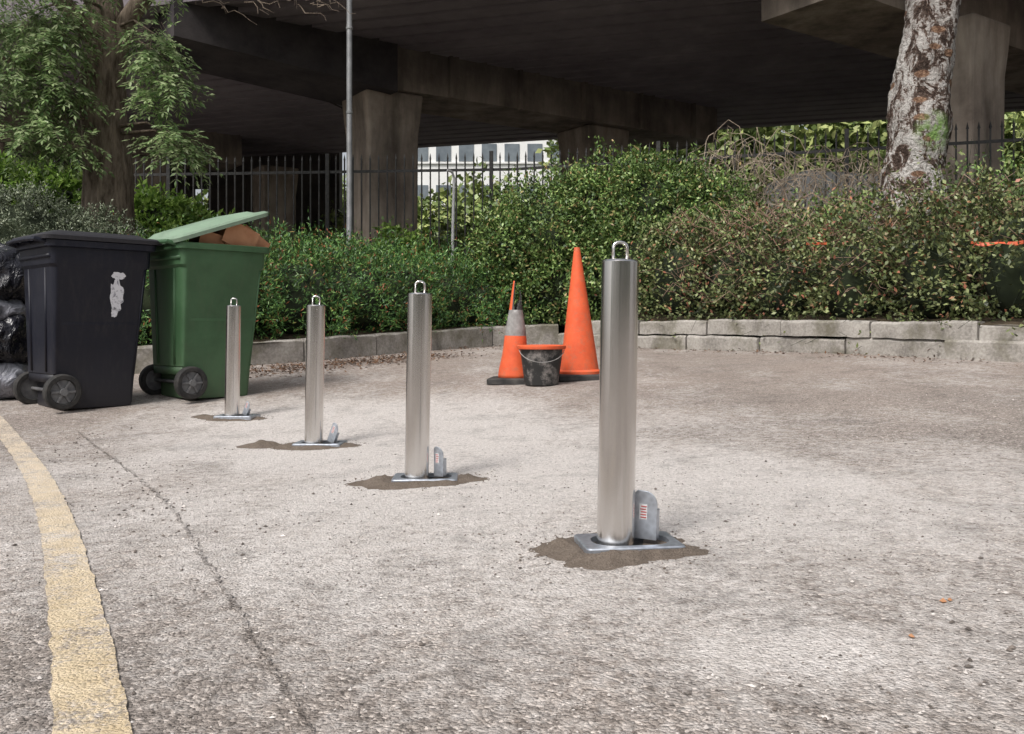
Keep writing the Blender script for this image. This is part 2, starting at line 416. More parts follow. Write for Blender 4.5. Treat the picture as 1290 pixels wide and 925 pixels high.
# ---------------------------------------------------------------- pebbles / debris / leaf litter
def rocks(name,spec,mats):
    mb=MB()
    for (x,y,s,mi) in spec:
        z=g(x,y); k=[Vector(v) for v in [(0,0,1),(1,0,.1),(.3,.95,0),(-.8,.6,.1),(-.8,-.6,0),(.3,-.95,.1),(0,0,-.6)]]
        a=random.uniform(0,6.3); rm=Matrix.Rotation(a,3,'Z')
        sc=Vector((random.uniform(.7,1.5),random.uniform(.6,1),random.uniform(.45,.8)))
        vs=[rm@Vector((v.x*sc.x*s*random.uniform(.8,1.2),v.y*sc.y*s*random.uniform(.8,1.2),v.z*sc.z*s))+Vector((x,y,z+s*.3)) for v in k]
        mb.add(vs,[(0,1,2),(0,2,3),(0,3,4),(0,4,5),(0,5,1),(6,2,1),(6,3,2),(6,4,3),(6,5,4),(6,1,5)],mi)
    return mb.obj(name,mats)
MR1=simple("pebble_grey",(.28,.25,.23),(.74,.69,.65),20,.9); MR2=simple("pebble_dark",(.07,.06,.053),(.22,.185,.16),20,.9)
MR3=simple("brick_fragment",(.38,.17,.08),(.5,.28,.15),30,.9)
sp=[]
for i in range(15000):
    y=.85+abs(rng.normal())*2.2; x=rng.uniform(-.62,.62)*y*1.05
    if y>6.3: continue
    if noise.noise(Vector((x*1.1,y*1.1,4)))<-.10 and rng.random()<.7: continue
    sp.append((x,y,float(rng.choice([.0012,.0019,.003,.005],p=[.46,.365,.165,.01]))*(1+.10*y),int(rng.random()<.33)))
for i in range(420):
    t=rng.uniform(0,1); x=-.75-1.6*t+rng.normal()*.13; y=2.2+2.8*t+rng.normal()*.15
    sp.append((x,y,rng.uniform(.002,.007),int(rng.random()<.5)))
rocks("gravel",sp,[MR1,MR2])
rocks("brick_rubble",[(.803,1.70,.0085,0),(.82,1.71,.007,0),(.665,1.52,.0085,0),(.80,1.46,.008,1),(.79,1.45,.006,1),(.36,1.25,.005,1),(.55,1.44,.004,1),(.42,1.33,.004,1)],[MR3,MR2])
n=2600; t=rng.uniform(0,1,n); X=-2.2+1.5*t+rng.normal(size=n)*.22; Y=7.45+1.6*t+rng.normal(size=n)*.18
X2=rng.uniform(-.8,3.6,900); Y2=np.interp(X2,KX,KY)-np.abs(rng.normal(size=900))*.35
X=np.r_[X,X2];Y=np.r_[Y,Y2]; ok=Y<np.interp(X,KX,KY)-.02; X=X[ok];Y=Y[ok]; n=len(X)
C=np.stack([X,Y,G(X,Y)+rng.uniform(.004,.02,n)],1); D=rng.normal(size=(n,3))*[1,1,.25]; Nn=rng.normal(size=(n,3))*.3+[0,0,1]
MLIT=leafmat("dry_leaf",(.05,.03,.02),(.11,.058,.032),(.19,.10,.05))
big_mesh("leaf_litter",[(leaf_arrays(C,D,Nn,rng.uniform(.015,.04,n),rng.uniform(.01,.022,n)),0)],[MLIT])

# ---------------------------------------------------------------- bollards
MS=NT("brushed_steel")
smu=MS.noise(5,3,.5,vec=MS.mapping(scale=(1,1,.35)))
MS.set(MS.ramp(smu,[(.3,(.64,.615,.59)),(.7,(.83,.815,.795))]),MS.ramp(smu,[(.3,.13),(.7,.20)]),1)
MS.b.inputs['Anisotropic'].default_value=.75; MS.b.inputs['Anisotropic Rotation'].default_value=.25
tg=MS.n.new("ShaderNodeTangent"); tg.direction_type='RADIAL'; tg.axis='Z'; MS.l.new(tg.outputs[0],MS.b.inputs['Tangent'])
MS=MS.mat
MGV=NT("galvanised_steel")
MGV.set(MGV.ramp(MGV.vor(70,out='Distance'),[(0,(.40,.43,.48)),(.8,(.56,.60,.66))]),.42,.85); MGV=MGV.mat
MHOLE=simple("socket_dark",(.01,.01,.01),(.03,.028,.025),20,.9)
MSAND=NT("damp_sand")
MSAND.set(MSAND.mix(.5,MSAND.ramp(MSAND.noise(18,5,.7),[(.3,(.11,.085,.067)),(.7,(.24,.195,.16))]),MSAND.ramp(MSAND.noise(260,3,.7),[(.3,(.06,.047,.036)),(.7,(.30,.25,.205))])),.95,0,.2)
MSAND.bump(MSAND.math('ADD',MSAND.noise(60,5,.7),MSAND.noise(250,3,.6)),.9,.01); MSAND=MSAND.mat
MLAB=simple("label_white",(.6,.6,.6),(.72,.72,.72),20,.5); MRED=simple("label_red",(.4,.06,.06),(.5,.09,.09),20,.5)
def bollard(x,y,rz,flap,sand,seed):
    z=g(x,y); e=empty("bollard",(x,y,z+.010),(0,0,rz))
    mb=MB(); r=.0445; H=.675
    mb.lathe([(r,-.02),(r,H-.004),(r-.003,H),(r-.006,H+.0015),(0.001,H+.002)],seg=64)
    o=mb.obj("tube",MS,e); autosmooth(o); o.rotation_euler=(0,R(1.0),-rz)
    hb=MB(); hw=.017; hh=.044; pts=[(-hw,0,H-.01),(-hw,0,H+hh-.012)]
    for a in range(0,7):
        an=math.pi*(1-a/6)
        pts.append((hw*math.cos(an),0,H+hh-.012+.012*math.sin(an)))
    pts+= [(hw,0,H-.01)]
    hb.tube(pts,.0040,10); o=hb.obj("lifting_handle",MS,e,True); o.rotation_euler=(0,R(1.0),R(8)-rz)
    fb=MB(); W,Dp=.118,.08; off=.032
    fb.rloft([(-W+off,W+off,-Dp,Dp,-.03,.012),(-W+off,W+off,-Dp,Dp,.006,.012),(-W+off+.003,W+off-.003,-Dp+.003,Dp-.003,.009,.010)],capt=False)
    fb.rloft([(-W+off+.003,W+off-.003,-Dp+.003,Dp-.003,.009,.010),(-.058,.058+.07,-.058,.058,.009,.05),(-.058,.058+.07,-.058,.058,-.004,.05)],capt=False,capb=False)
    o=fb.obj("base_frame",MGV,e); autosmooth(o,30)
    pb=MB(); pb.rloft([(-.058,.128,-.058,.058,-.004,.05)],capb=False); pb.obj("socket_floor",MHOLE,e)
    w2,hh,tilt,yaw=flap[2:6]; lb=MB(); th=.005; n=8
    prof=[(-w2,0),(-w2,hh-.006),(-w2+.006,hh)]
    for a in range(n+1):
        an=math.pi/2-math.pi/2*a/n; prof.append((w2-.03+.03*math.cos(an),hh-.035+.035*math.sin(an)))
    prof+=[(w2,0)]
    m_=len(prof); lb.add([(p[0],-th/2,p[1]) for p in prof]+[(p[0],th/2,p[1]) for p in prof],[tuple(range(m_)),tuple(range(m_,2*m_))[::-1]]+[(i,i+m_,(i+1)%m_+m_,(i+1)%m_) for i in range(m_)])
    for sgn in (-1,1): lb.box((sgn*(w2-.0025),.011,(hh-.04)/2),(.005,.022,hh-.045))
    lb.box((0,.012,.012),(w2,.018,.01))
    o=lb.obj("locking_lid",MGV,e); bevel(o,.0012,2); o.location=(flap[0],flap[1],.008); o.rotation_euler=(0,tilt,yaw)
    tb=MB(); tb.box((0,0,0),(w2*.7,.0012,.036)); o2=tb.obj("warning_label",MLAB,o); o2.location=(-w2*.2,-th/2-.001,.066)
    sb=MB()
    for i in range(5): sb.box((random.uniform(-.002,.002),0,.013-.0065*i),(w2*.5,.0012,.0022))
    o3=sb.obj("label_text",MRED,o); o3.location=(-w2*.2,-th/2-.0022,.066)
    sw,sd,sh=sand; vs=[];fs=[];NR=30;NA=96
    for i in range(NR+1):
        t=i/NR
        for j in range(NA):
            a=2*math.pi*j/NA
            ed=1+.30*noise.noise(Vector((math.cos(a)*1.4+seed*5,math.sin(a)*1.4,seed)))+.10*noise.noise(Vector((math.cos(a)*5,math.sin(a)*5,seed)))+.04*noise.noise(Vector((math.cos(a)*16,math.sin(a)*16,seed)))
            lx=math.cos(a)*sw*t*ed; ly=-.015+math.sin(a)*sd*t*ed
            hgt=sh*(1-sm((t-.45)/.55))*(1+.6*noise.noise(Vector((lx*18,ly*18,seed)))) - .004*(t>.97)
            hgt+= .004*noise.noise(Vector((lx*60,ly*60,seed)))*(t<.97)
            dd=max(abs(lx-off)-W,abs(ly)-Dp)
            if dd<.0: hgt=min(hgt,.004)
            elif dd<.03: hgt=min(hgt,.010+dd*.3+.004*noise.noise(Vector((lx*40,ly*40,seed))))
            wx=x+lx*math.cos(rz)-ly*math.sin(rz); wy=y+lx*math.sin(rz)+ly*math.cos(rz)
            vs.append((wx,wy,g(wx,wy)+float(hgt)))
    for i in range(NR):
        for j in range(NA):
            p=i*NA+j;q=i*NA+(j+1)%NA; fs.append((p,q,q+NA,p+NA))
    mesh_obj("sand_pile",vs,fs,MSAND,smooth=True)
    rocks("sand_crumbs",[(x+sw*1.15*math.cos(a)*q,y+sd*1.2*math.sin(a)*q,rr_,0) for a,q,rr_ in zip(rng.uniform(0,6.28,160),rng.uniform(.6,1.15,160),rng.uniform(.0012,.0045,160))],[MSAND])
bollard(.246,2.174,R(8),(.074,.004,.028,.116,R(2),R(-32)),(.205,.165,.026),1)
bollard(-.347,3.324,R(2),(.080,.0,.020,.108,R(0),R(-30)),(.235,.15,.026),2)
bollard(-.965,4.44,R(-4),(.082,.0,.020,.10,R(22),R(-20)),(.22,.12,.022),3)
bollard(-1.705,5.556,R(-6),(.078,.0,.018,.09,R(24),R(-20)),(.20,.12,.014),4)
def patch(cx,cy,rx,ry,h,seed):
    vs=[];fs=[];NR=14;NA=48
    for i in range(NR+1):
        for j in range(NA):
            a=2*math.pi*j/NA;t=i/NR; ed=1+.35*noise.noise(Vector((math.cos(a)*1.5+seed,math.sin(a)*1.5,seed)))
            X=cx+math.cos(a)*rx*t*ed;Y=cy+math.sin(a)*ry*t*ed
            vs.append((X,Y,g(X,Y)+h*float(1-sm(t))*(1+.6*noise.noise(Vector((X*20,Y*20,0))))+.004-.007*t))
    for i in range(NR):
        for j in range(NA):
            p=i*NA+j;q=i*NA+(j+1)%NA; fs.append((p,q,q+NA,p+NA))
    mesh_obj("sand_pile",vs,fs,MSAND,smooth=True)
patch(-1.23,4.47,.15,.08,.026,3); patch(-1.88,5.58,.11,.06,.012,8)

# ---------------------------------------------------------------- wheelie bins
def plastic(name,c,rough=.42,dirt=(.12,.10,.08),da=.35,k=1.5,off=.012,spec=.4):
    m=NT(name); f=m.noise(2.6,6,.7); s_=m.noise(30,4,.7,vec=m.mapping(scale=(1,1,.25)))
    c2=tuple(min(1,a*k+off) for a in c)
    col=m.ramp(f,[(.35,c),(.7,c2)])
    z=m.sep()[2]
    low=m.math('SUBTRACT',1,m.math('MULTIPLY',z,2.6),clamp=True)
    d=m.math('ADD',m.math('MULTIPLY',low,.5),m.ramp(s_,[(.5,0),(.8,da)]),clamp=True)
    m.set(m.mix(m.math('MULTIPLY',d,.6),col,dirt),m.ramp(f,[(.3,rough),(.7,rough+.2)]),0,spec); m.bump(m.noise(160,3),.12,.002)
    return m.mat
MBK=plastic("bin_plastic_black",(.006,.007,.014),.38,(.07,.064,.06),.35,1.3,.003,.30); MGN=plastic("bin_plastic_green",(.034,.085,.036),.5,(.10,.11,.07),.4)
MGL=plastic("bin_lid_green",(.12,.20,.13),.55,(.28,.32,.26),.5)
MTY=simple("tyre_rubber",(.015,.015,.015),(.04,.037,.034),30,.8,0,.3); MHUB=simple("hub_grey",(.08,.08,.085),(.16,.16,.16),20,.6)
MSMEAR=NT("white_paint_smear"); MSMEAR.set(MSMEAR.ramp(MSMEAR.noise(35,5,.7),[(.36,(.12,.12,.15)),(.48,(.62,.62,.65))]),.7); MSMEAR=MSMEAR.mat
def bin_(x,y,a,MB_,ML_,lidang,smear=False,s=1.04):
    z=g(x+.25,y+.2)
    e=empty("wheelie_bin",(x,y,z),(0,0,a)); e.scale=(s,s,s)
    b=MB(); w0,w1=.215,.275
    b.rloft([(.10,.52,-w0,w0,.0,.04),(.095,.525,-w0-.003,w0+.003,.02,.04),(.10,.535,-w0-.01,w0+.01,.17,.04),(.045,.54,-w0-.012,w0+.012,.21,.04),
             (.03,.60,-w1+.01,w1-.01,.84,.045),(.015,.615,-w1,w1,.86,.045),(.01,.62,-w1,w1,.955,.045),
             (-.01,.645,-w1-.022,w1+.022,.96,.05),(-.01,.65,-w1-.024,w1+.024,.995,.05),(.0,.64,-w1-.012,w1+.012,1.0,.045),
             (.02,.60,-w1+.015,w1-.015,.99,.04),(.05,.57,-w1+.03,w1-.03,.5,.04)],nc=5)
    o=b.obj("body",MB_,e); autosmooth(o,32)
    rb=MB()
    for yy in (-.12,.12): rb.tube([(.043,yy,.22),(.031,yy*1.15,.84)],.009,6)
    rb.box((.02,0,.905),(.03,.50,.02)); rb.box((.075,0,.18),(.05,.40,.05))
    for sg in (-1,1):
        rb.tube([(.52,sg*(w0+.004),.2),(.575,sg*(w1-.016),.84)],[.006,.006],6)
    rb.obj("ribs",MB_,e,True)
    wb=MB()
    for sg in (-1,1):
        yc=sg*.255; rr=.105; tw=.026
        prof=[(.03,-tw*.5),(.07,-tw*.45),(.075,-tw),(rr-.008,-tw),(rr,-tw*.7),(rr,tw*.7),(rr-.008,tw),(.075,tw),(.07,tw*.45),(.03,tw*.5)]
        seg=36;k=len(wb.v)
        for (r_,t) in prof:
            for j in range(seg):
                an=2*math.pi*j/seg; wb.v.append((.085+r_*math.cos(an),yc+t,.105+r_*math.sin(an)))
        for i in range(len(prof)-1):
            for j in range(seg):
                p=k+i*seg+j;q=k+i*seg+(j+1)%seg; wb.f.append((p,q,q+seg,p+seg)); wb.m.append(1 if i in(0,8) else 0)
        for i in (0,len(prof)-1):
            wb.f.append(tuple(k+i*seg+j for j in range(seg))); wb.m.append(1)
        for q in range(6):
            an=q*math.pi/3; wb.box((.085+.045*math.cos(an),yc+sg*.018,.105+.045*math.sin(an)),(.05,.008,.012),M=Matrix.Rotation(-an,3,'Y'),mi=1)
        wb.tube([(.085,yc+sg*.012,.105),(.085,yc+sg*.034,.105)],.022,14,1)
    wb.tube([(.085,-.25,.105),(.085,.25,.105)],.011,10,1)
    o=wb.obj("wheels",[MTY,MHUB],e); autosmooth(o,30)
    hb=MB(); hb.tube([(.0,-.24,.985),(-.055,-.23,1.0),(-.06,-.1,1.005),(-.06,.1,1.005),(-.055,.23,1.0),(.0,.24,.985)],.014,10)
    for yy in (-.2,.0,.2): hb.box((-.03,yy,1.0),(.07,.03,.025))
    o=hb.obj("handle",MB_,e); autosmooth(o)
    lb=MB(); W=.30
    lb.rloft([(-.03,.665,-W-.004,W+.004,-.012,.05),(-.032,.668,-W-.006,W+.006,.012,.05),(-.02,.655,-W+.006,W-.006,.024,.05),(.03,.60,-W+.05,W-.05,.030,.05),(.06,.57,-W+.08,W-.08,.048,.05),(.10,.53,-W+.12,W-.12,.052,.05)],nc=5,capb=False)
    lb.rloft([(-.02,.655,-W+.006,W-.006,-.002,.045)],nc=5,capt=False)
    lb.box((.69,-.14,.006),(.05,.12,.014)); lb.box((.69,.14,.006),(.05,.12,.014))
    o=lb.obj("lid",ML_,e); autosmooth(o,32); o.location=(-.0,0,1.012); o.rotation_euler=(0,-lidang,0)
    if smear:
        sb=MB()
        def blob(cx,cz,rx,rz_,sd):
            n=36;pts=[]
            for j in range(n):
                an=2*math.pi*j/n; q=1+.45*noise.noise(Vector((math.cos(an)*2,math.sin(an)*2,sd)))+.25*noise.noise(Vector((math.cos(an)*6,math.sin(an)*6,sd)))
                px=cx+rx*q*math.cos(an); pz=cz+rz_*q*math.sin(an); yy=-(w0+.012)-(pz-.21)/.63*(w1-.01-w0-.012)-.003
                pts.append((px,yy,pz))
            sb.add(pts,[tuple(range(n))])
        blob(.40,.68,.040,.095,3); blob(.41,.80,.045,.022,8); blob(.39,.575,.02,.03,5)
        sb.obj("paint_smear",MSMEAR,e)
    return e
bin_(-3.0,5.70,R(46),MBK,MBK,0,True)
gb=bin_(-2.38,6.17,R(46),MGN,MGL,R(19))
MCARD=simple("cardboard",(.38,.17,.085),(.50,.26,.14),8,.85,0,.2,40)
cb=MB()
Mx=Matrix.Rotation(R(28),3,'Y')@Matrix.Rotation(R(20),3,'Z')
cb.box((.43,-.02,.98),(.30,.34,.22),M=Mx); cb.box((.56,-.20,1.035),(.22,.012,.13),M=Matrix.Rotation(R(34),3,'Y')); cb.box((.30,-.2,1.02),(.26,.008,.1),M=Matrix.Rotation(R(12),3,'Y'))
cb.box((.60,.05,1.03),(.012,.3,.18),M=Matrix.Rotation(R(35),3,'Y')); cb.box((.45,-.23,1.06),(.24,.01,.16),M=Matrix.Rotation(R(22),3,'Y'))
cb.obj("cardboard_waste",MCARD,gb)
MBAG=NT("bin_bag"); MBAG.set(MBAG.ramp(MBAG.noise(4,3),[(.4,(.008,.008,.011)),(.7,(.02,.02,.027))]),.22,0,.5); MBAG.bump(MBAG.noise(7,4,.6,dist=1.2),.8,.05); MBAG=MBAG.mat
MBAGG=NT("grey_bag"); MBAGG.set(MBAGG.ramp(MBAGG.noise(4,3),[(.4,(.16,.16,.19)),(.7,(.34,.35,.39))]),.3,0,.5); MBAGG.bump(MBAGG.noise(7,4,.6,dist=1.2),.8,.05); MBAGG=MBAGG.mat
def bag(x,y,z,s,mat,seed):
    bm=bmesh.new(); bmesh.ops.create_icosphere(bm,subdivisions=5,radius=1)
    for v in bm.verts:
        p=v.co.copy(); n1=noise.noise(p*1.6+Vector((seed,0,0))); n2=abs(noise.noise(Vector((p.x*4,p.y*4,p.z*1.6))+Vector((0,seed,0)))); n3=abs(noise.noise(Vector((p.x*9,p.y*9,p.z*4))+Vector((0,seed,4))))
        f=1+.2*n1-.16*n2-.06*n3; q=Vector((p.x*s[0],p.y*s[1],p.z*s[2]))*f
        if p.z>.8: q.x*=.45;q.y*=.45;q.z*=1.12
        if q.z<-s[2]*.7: q.z=-s[2]*.7
        v.co=q
    me=bpy.data.meshes.new("rubbish_bag"); bm.to_mesh(me); bm.free(); me.materials.append(mat)
    me.polygons.foreach_set('use_smooth',[True]*len(me.polygons))
    o=bpy.data.objects.new("rubbish_bag",me); scene.collection.objects.link(o); o.location=(x,y,z+s[2]*.7)
bag(-3.60,6.22,g(-3.6,6.2),(.34,.30,.20),MBAGG,1)
bag(-3.55,6.25,g(-3.6,6.2)+.22,(.33,.30,.26),MBAG,5)
bag(-3.60,6.25,g(-3.6,6.2)+.50,(.29,.28,.15),MBAGG,7)
bag(-3.56,6.25,g(-3.6,6.2)+.64,(.31,.28,.26),MBAG,9)
bag(-4.15,6.2,g(-4.1,6.2),(.3,.3,.36),MBAG,12)

# ---------------------------------------------------------------- cones, bucket
MOR=NT("cone_orange"); f=MOR.noise(6,6,.7); MOR.set(MOR.mix(MOR.ramp(MOR.noise(16,6,.78),[(.50,0),(.70,.6)]),MOR.ramp(f,[(.3,(.60,.085,.028)),(.7,(.78,.14,.05))]),(.34,.16,.10)),.65,0,.35); MOR=MOR.mat
MBB=simple("black_rubber",(.018,.018,.018),(.07,.065,.06),10,.8,0,.3)
MREF=NT("dirty_reflective"); MREF.set(MREF.ramp(MREF.noise(12,6,.7),[(.3,(.13,.125,.12)),(.7,(.34,.33,.32))]),.6); MREF=MREF.mat
def cone(x,y,H,r,torn,tilt,rz):
    z=g(x,y); e=empty("traffic_cone",(x,y,z),(0,0,rz)); b=MB()
    q=r*1.55
    b.rloft([(-q,q,-q,q,-.01,.04),(-q,q,-q,q,.022,.04),(-q+.015,q-.015,-q+.015,q-.015,.032,.035)],nc=4); b.obj("base",MBB,e)
    c=MB(); seg=48; k0=.03; rt=.022*H if not torn else .022
    if not torn:
        prof=[(r*1.12,k0),(r*1.12,k0+.02),(r*1.0,k0+.035)]
        for i in range(1,11): t=i/10; prof.append((r+(rt-r)*t,k0+.035+(H-k0-.035)*t))
        prof+= [(rt*.75,H),(rt*.7,H-.03)]
        c.lathe(prof,seg=seg); o=c.obj("body",MOR,e)
    else:
        n=30; prof=[]
        for i in range(n+1): t=i/n; prof.append((r+(rt-r)*t,k0+(H-k0)*t))
        for (rr,zz) in prof:
            for j in range(seg):
                a=2*math.pi*j/seg; c.v.append((rr*math.cos(a)*(1+.03*math.sin(zz*20)),rr*math.sin(a),zz))
        for i in range(n):
            t=(i+.5)/n
            for j in range(seg):
                a=2*math.pi*(j+.5)/seg
                cut=.80+.07*math.sin(a*2+1)+.04*math.sin(a*5)+ (.18 if math.cos(a-math.pi*1.05)>.35 else 0)
                if t>cut: continue
                mi=1 if .42<t<.70 else 0
                if t>.70 and math.cos(a-math.pi)<.55: mi=2
                p=i*seg+j;q_=i*seg+(j+1)%seg; c.f.append((p,q_,q_+seg,p+seg)); c.m.append(mi)
        o=c.obj("body",[MOR,MREF,MBB],e); s=o.modifiers.new('s','SOLIDIFY'); s.thickness=.006
    autosmooth(o,40); o.rotation_euler=tilt
cone(.52,7.02,1.0,.148,False,(0,R(-1.2),0),R(10))
cone(.02,6.90,.76,.125,True,(0,R(1),0),R(-6))
MBU=NT("bucket_black"); MBU.set(MBU.mix(MBU.ramp(MBU.noise(9,6,.75),[(.5,0),(.68,.75)]),(.02,.02,.02),(.34,.31,.29)),.6); MBU=MBU.mat
zb=g(.215,6.66); e=empty("bucket",(.215,6.66,zb)); b=MB()
b.lathe([(.118,0),(.122,.004),(.158,.27),(.160,.27),(.160,.262),(.150,.262),(.115,.02)],seg=48); o=b.obj("tub",MBU,e); autosmooth(o)
b=MB(); b.lathe([(.157,.262),(.176,.262),(.180,.27),(.180,.285),(.174,.290),(.155,.290),(.150,.286)],seg=48); o=b.obj("rim",MOR,e); autosmooth(o)
b=MB(); pts=[(.165*math.cos(a),-.02-.165*math.sin(a)*.98,.27-.10*math.sin(a)) for a in [math.pi*i/16 for i in range(17)]]; b.tube(pts,.003,6); b.obj("carry_handle",MREF,e,True)

# ---------------------------------------------------------------- viaduct
MCON=NT("stained_concrete"); 
f=MCON.noise(.8,7,.68); st=MCON.noise(2.5,5,.65,vec=MCON.mapping(scale=(1,1,.18)))
c=MCON.ramp(f,[(.3,(.18,.145,.12)),(.55,(.35,.295,.245)),(.75,(.45,.39,.33))])
c=MCON.mix(1,c,MCON.ramp(st,[(.3,.45),(.6,1.1)]),'MULTIPLY')
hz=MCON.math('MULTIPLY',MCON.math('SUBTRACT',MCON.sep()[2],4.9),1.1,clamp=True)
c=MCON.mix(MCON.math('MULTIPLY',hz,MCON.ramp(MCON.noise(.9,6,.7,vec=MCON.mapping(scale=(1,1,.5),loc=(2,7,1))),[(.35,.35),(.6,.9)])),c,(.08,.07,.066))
MCON.set(c,.9,0,.2); MCON.bump(MCON.noise(14,5,.7),.4,.02); MCON=MCON.mat
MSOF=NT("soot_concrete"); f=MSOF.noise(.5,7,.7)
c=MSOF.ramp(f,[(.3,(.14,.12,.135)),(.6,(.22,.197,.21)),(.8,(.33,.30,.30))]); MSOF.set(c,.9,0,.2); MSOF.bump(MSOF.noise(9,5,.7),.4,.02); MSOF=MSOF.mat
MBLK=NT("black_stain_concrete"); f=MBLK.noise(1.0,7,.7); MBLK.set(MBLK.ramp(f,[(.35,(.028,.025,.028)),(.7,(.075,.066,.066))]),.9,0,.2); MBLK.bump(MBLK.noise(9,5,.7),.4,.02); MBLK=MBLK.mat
du=Vector((.958,-.287)); dv=Vector((.287,.958))
def UV(u,v): p=du*u+dv*v; return (p.x,p.y)
ve=empty("viaduct")
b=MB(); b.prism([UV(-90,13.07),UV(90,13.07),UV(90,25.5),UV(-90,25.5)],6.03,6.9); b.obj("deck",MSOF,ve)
b=MB(); 
for vv in (13.0,25.3): b.prism([UV(-90,vv-.02),UV(90,vv-.02),UV(90,vv+.3),UV(-90,vv+.3)],5.93,7.9)
b.obj("parapet",MSOF,ve)
b=MB(); v=13.7
while v<25.1:
    b.prism([UV(-90,v),UV(90,v),UV(90,v+.38),UV(-90,v+.38)],5.93,6.04); v+=.52
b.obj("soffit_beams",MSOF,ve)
b=MB(); 
for u in (-46,-37,-28,-19,-10.5,13.5,22,31,40):
    b.prism([UV(u,13.4),UV(u+.05,13.4),UV(u+.05,25.2),UV(u,25.2)],5.915,5.985)
b.obj("soffit_joints",MBLK,ve)
bd=Vector((.826,.564)); bn=Vector((-.564,.826))
def crosshead(o,L0,L1,w=1.5,z=5.12,mat=MCON):
    O=Vector(o); p=lambda s,t:tuple(O+bd*s+bn*t)
    q=MB(); q.prism([p(L0,0),p(L1,0),p(L1,w),p(L0,w)],z,6.028); return q,p
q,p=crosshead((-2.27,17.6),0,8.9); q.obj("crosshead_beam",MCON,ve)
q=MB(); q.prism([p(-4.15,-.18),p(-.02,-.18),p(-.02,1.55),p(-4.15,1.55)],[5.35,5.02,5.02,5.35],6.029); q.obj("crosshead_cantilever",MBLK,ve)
q=MB(); 
for s in (1.2,2.9,4.6,6.3,8.0): q.prism([p(s,-.1),p(s+.06,-.1),p(s+.06,-.003),p(s,-.003)],5.1,6.025)
q.obj("beam_ribs",MCON,ve)
def pillar(x,y,s=1.12,a=math.atan2(.564,.826),z1=5.11,mat=MCON):
    q=MB(); h=s/2
    def ring(z,h_):
        return [(x+math.cos(a)*i*h_-math.sin(a)*j*h_, y+math.sin(a)*i*h_+math.cos(a)*j*h_, z) for i,j in((-1,-1),(1,-1),(1,1),(-1,1))]
    zs=[(0,h*.94),(4.3,h*.97),(4.75,h*1.05),(z1,h*1.10)]; vs=[];fs=[]
    for z,hh in zs: vs+=ring(z,hh)
    for i in range(3):
        for j in range(4): fs.append((i*4+j,i*4+(j+1)%4,i*4+4+(j+1)%4,i*4+4+j))
    fs+=[(3,2,1,0),(12,13,14,15)]; q.add(vs,fs); o=q.obj("pillar",mat,ve); bevel(o,.05,2)
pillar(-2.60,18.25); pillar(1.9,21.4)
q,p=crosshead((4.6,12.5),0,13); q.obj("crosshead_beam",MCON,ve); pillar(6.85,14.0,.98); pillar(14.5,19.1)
for (ox,oy) in ((-15.5,20.5),(-27,24)):
    q,p=crosshead((ox,oy),0,9.5); q.obj("crosshead_beam",MCON,ve)
    for s in (3,7): pillar(*tuple(Vector((ox,oy))+bd*s+bn*.75))
pillar(-6.9,26.5,1.0)
MWALL=simple("dark_wall",(.03,.026,.025),(.085,.073,.065),1.5,.9,0,.3,10,.02)
b=MB()
for (x0,x1,z1) in ((-40,-10.3,8),(-10.3,-9.7,3.4),(-9.7,-8.1,8),(-8.1,-6.9,3.9),(-6.9,-5.4,8),(-5.4,-3.4,3.0)):
    b.prism([(x0,31-(x0+24)*.13),(x1-.003,31-(x1+24)*.13),(x1-.003,31.5-(x1+24)*.13),(x0,31.5-(x0+24)*.13)],0,z1)
b.prism([(-10.3,29.2),(-5.4,28.56),(-5.4,29.06),(-10.3,29.7)],5.0,8)
b.obj("retaining_wall",MWALL)
MOFF=simple("pale_cladding",(.74,.74,.73),(.82,.82,.80),1,.6); MWIN=simple("office_glass",(.10,.12,.14),(.18,.21,.23),1,.15)
e=empty("office_building",(-2.6,52,0)); b=MB(); b.box((0,4,6.6),(12,8,13.2)); b.box((0,-.08,13.3),(12.4,.5,.35)); b.obj("walls",MOFF,e)
b=MB()
for z in (3.0,5.6,8.1,10.45):
    for x in np.arange(-5.2,5.5,1.3): b.box((x,-.01,z),(.85,.06,1.0))
b.obj("windows",MWIN,e)
b=MB()
for z in (2.4,5.0,7.5,9.85): b.box((0,-.06,z),(11.6,.12,.08))
b.obj("sills",MOFF,e)

# ---------------------------------------------------------------- fence
MIR=simple("black_iron",(.012,.012,.013),(.035,.033,.03),20,.55,.3)
fp=[(-22,16.6),(-14,16),(0,14.8),(8,12.1),(16,11.3)]
b=MB(); tot=sum(math.dist(a,c) for a,c in zip(fp[:-1],fp[1:])); s=0;i=0
while s<tot-.1:
    (px,py),a=polyw(fp,s); top=3.28; zb_=bedz(px,py)-.05
    if i%19==0: b.box((px,py,(zb_+top+.1)/2),(.06,.06,top+.1-zb_),a)
    else:
        b.box((px,py,(zb_+.1+top)/2),(.022,.022,top-zb_-.1),a)
        k=[(-.016,-.016,0),(.016,-.016,0),(.016,.016,0),(-.016,.016,0),(0,0,.10)]
        b.add([(px+x_,py+y_,top-.01+z_) for x_,y_,z_ in k],[(0,1,4),(1,2,4),(2,3,4),(3,0,4),(3,2,1,0)])
    s+=.143;i+=1
for (a,c) in zip(fp[:-1],fp[1:]):
    L=math.dist(a,c);an=math.atan2(c[1]-a[1],c[0]-a[0])
    for z in (1.55,3.08): b.box(((a[0]+c[0])/2,(a[1]+c[1])/2,z),(L,.012,.045),an)
b.obj("railing_fence",MIR)

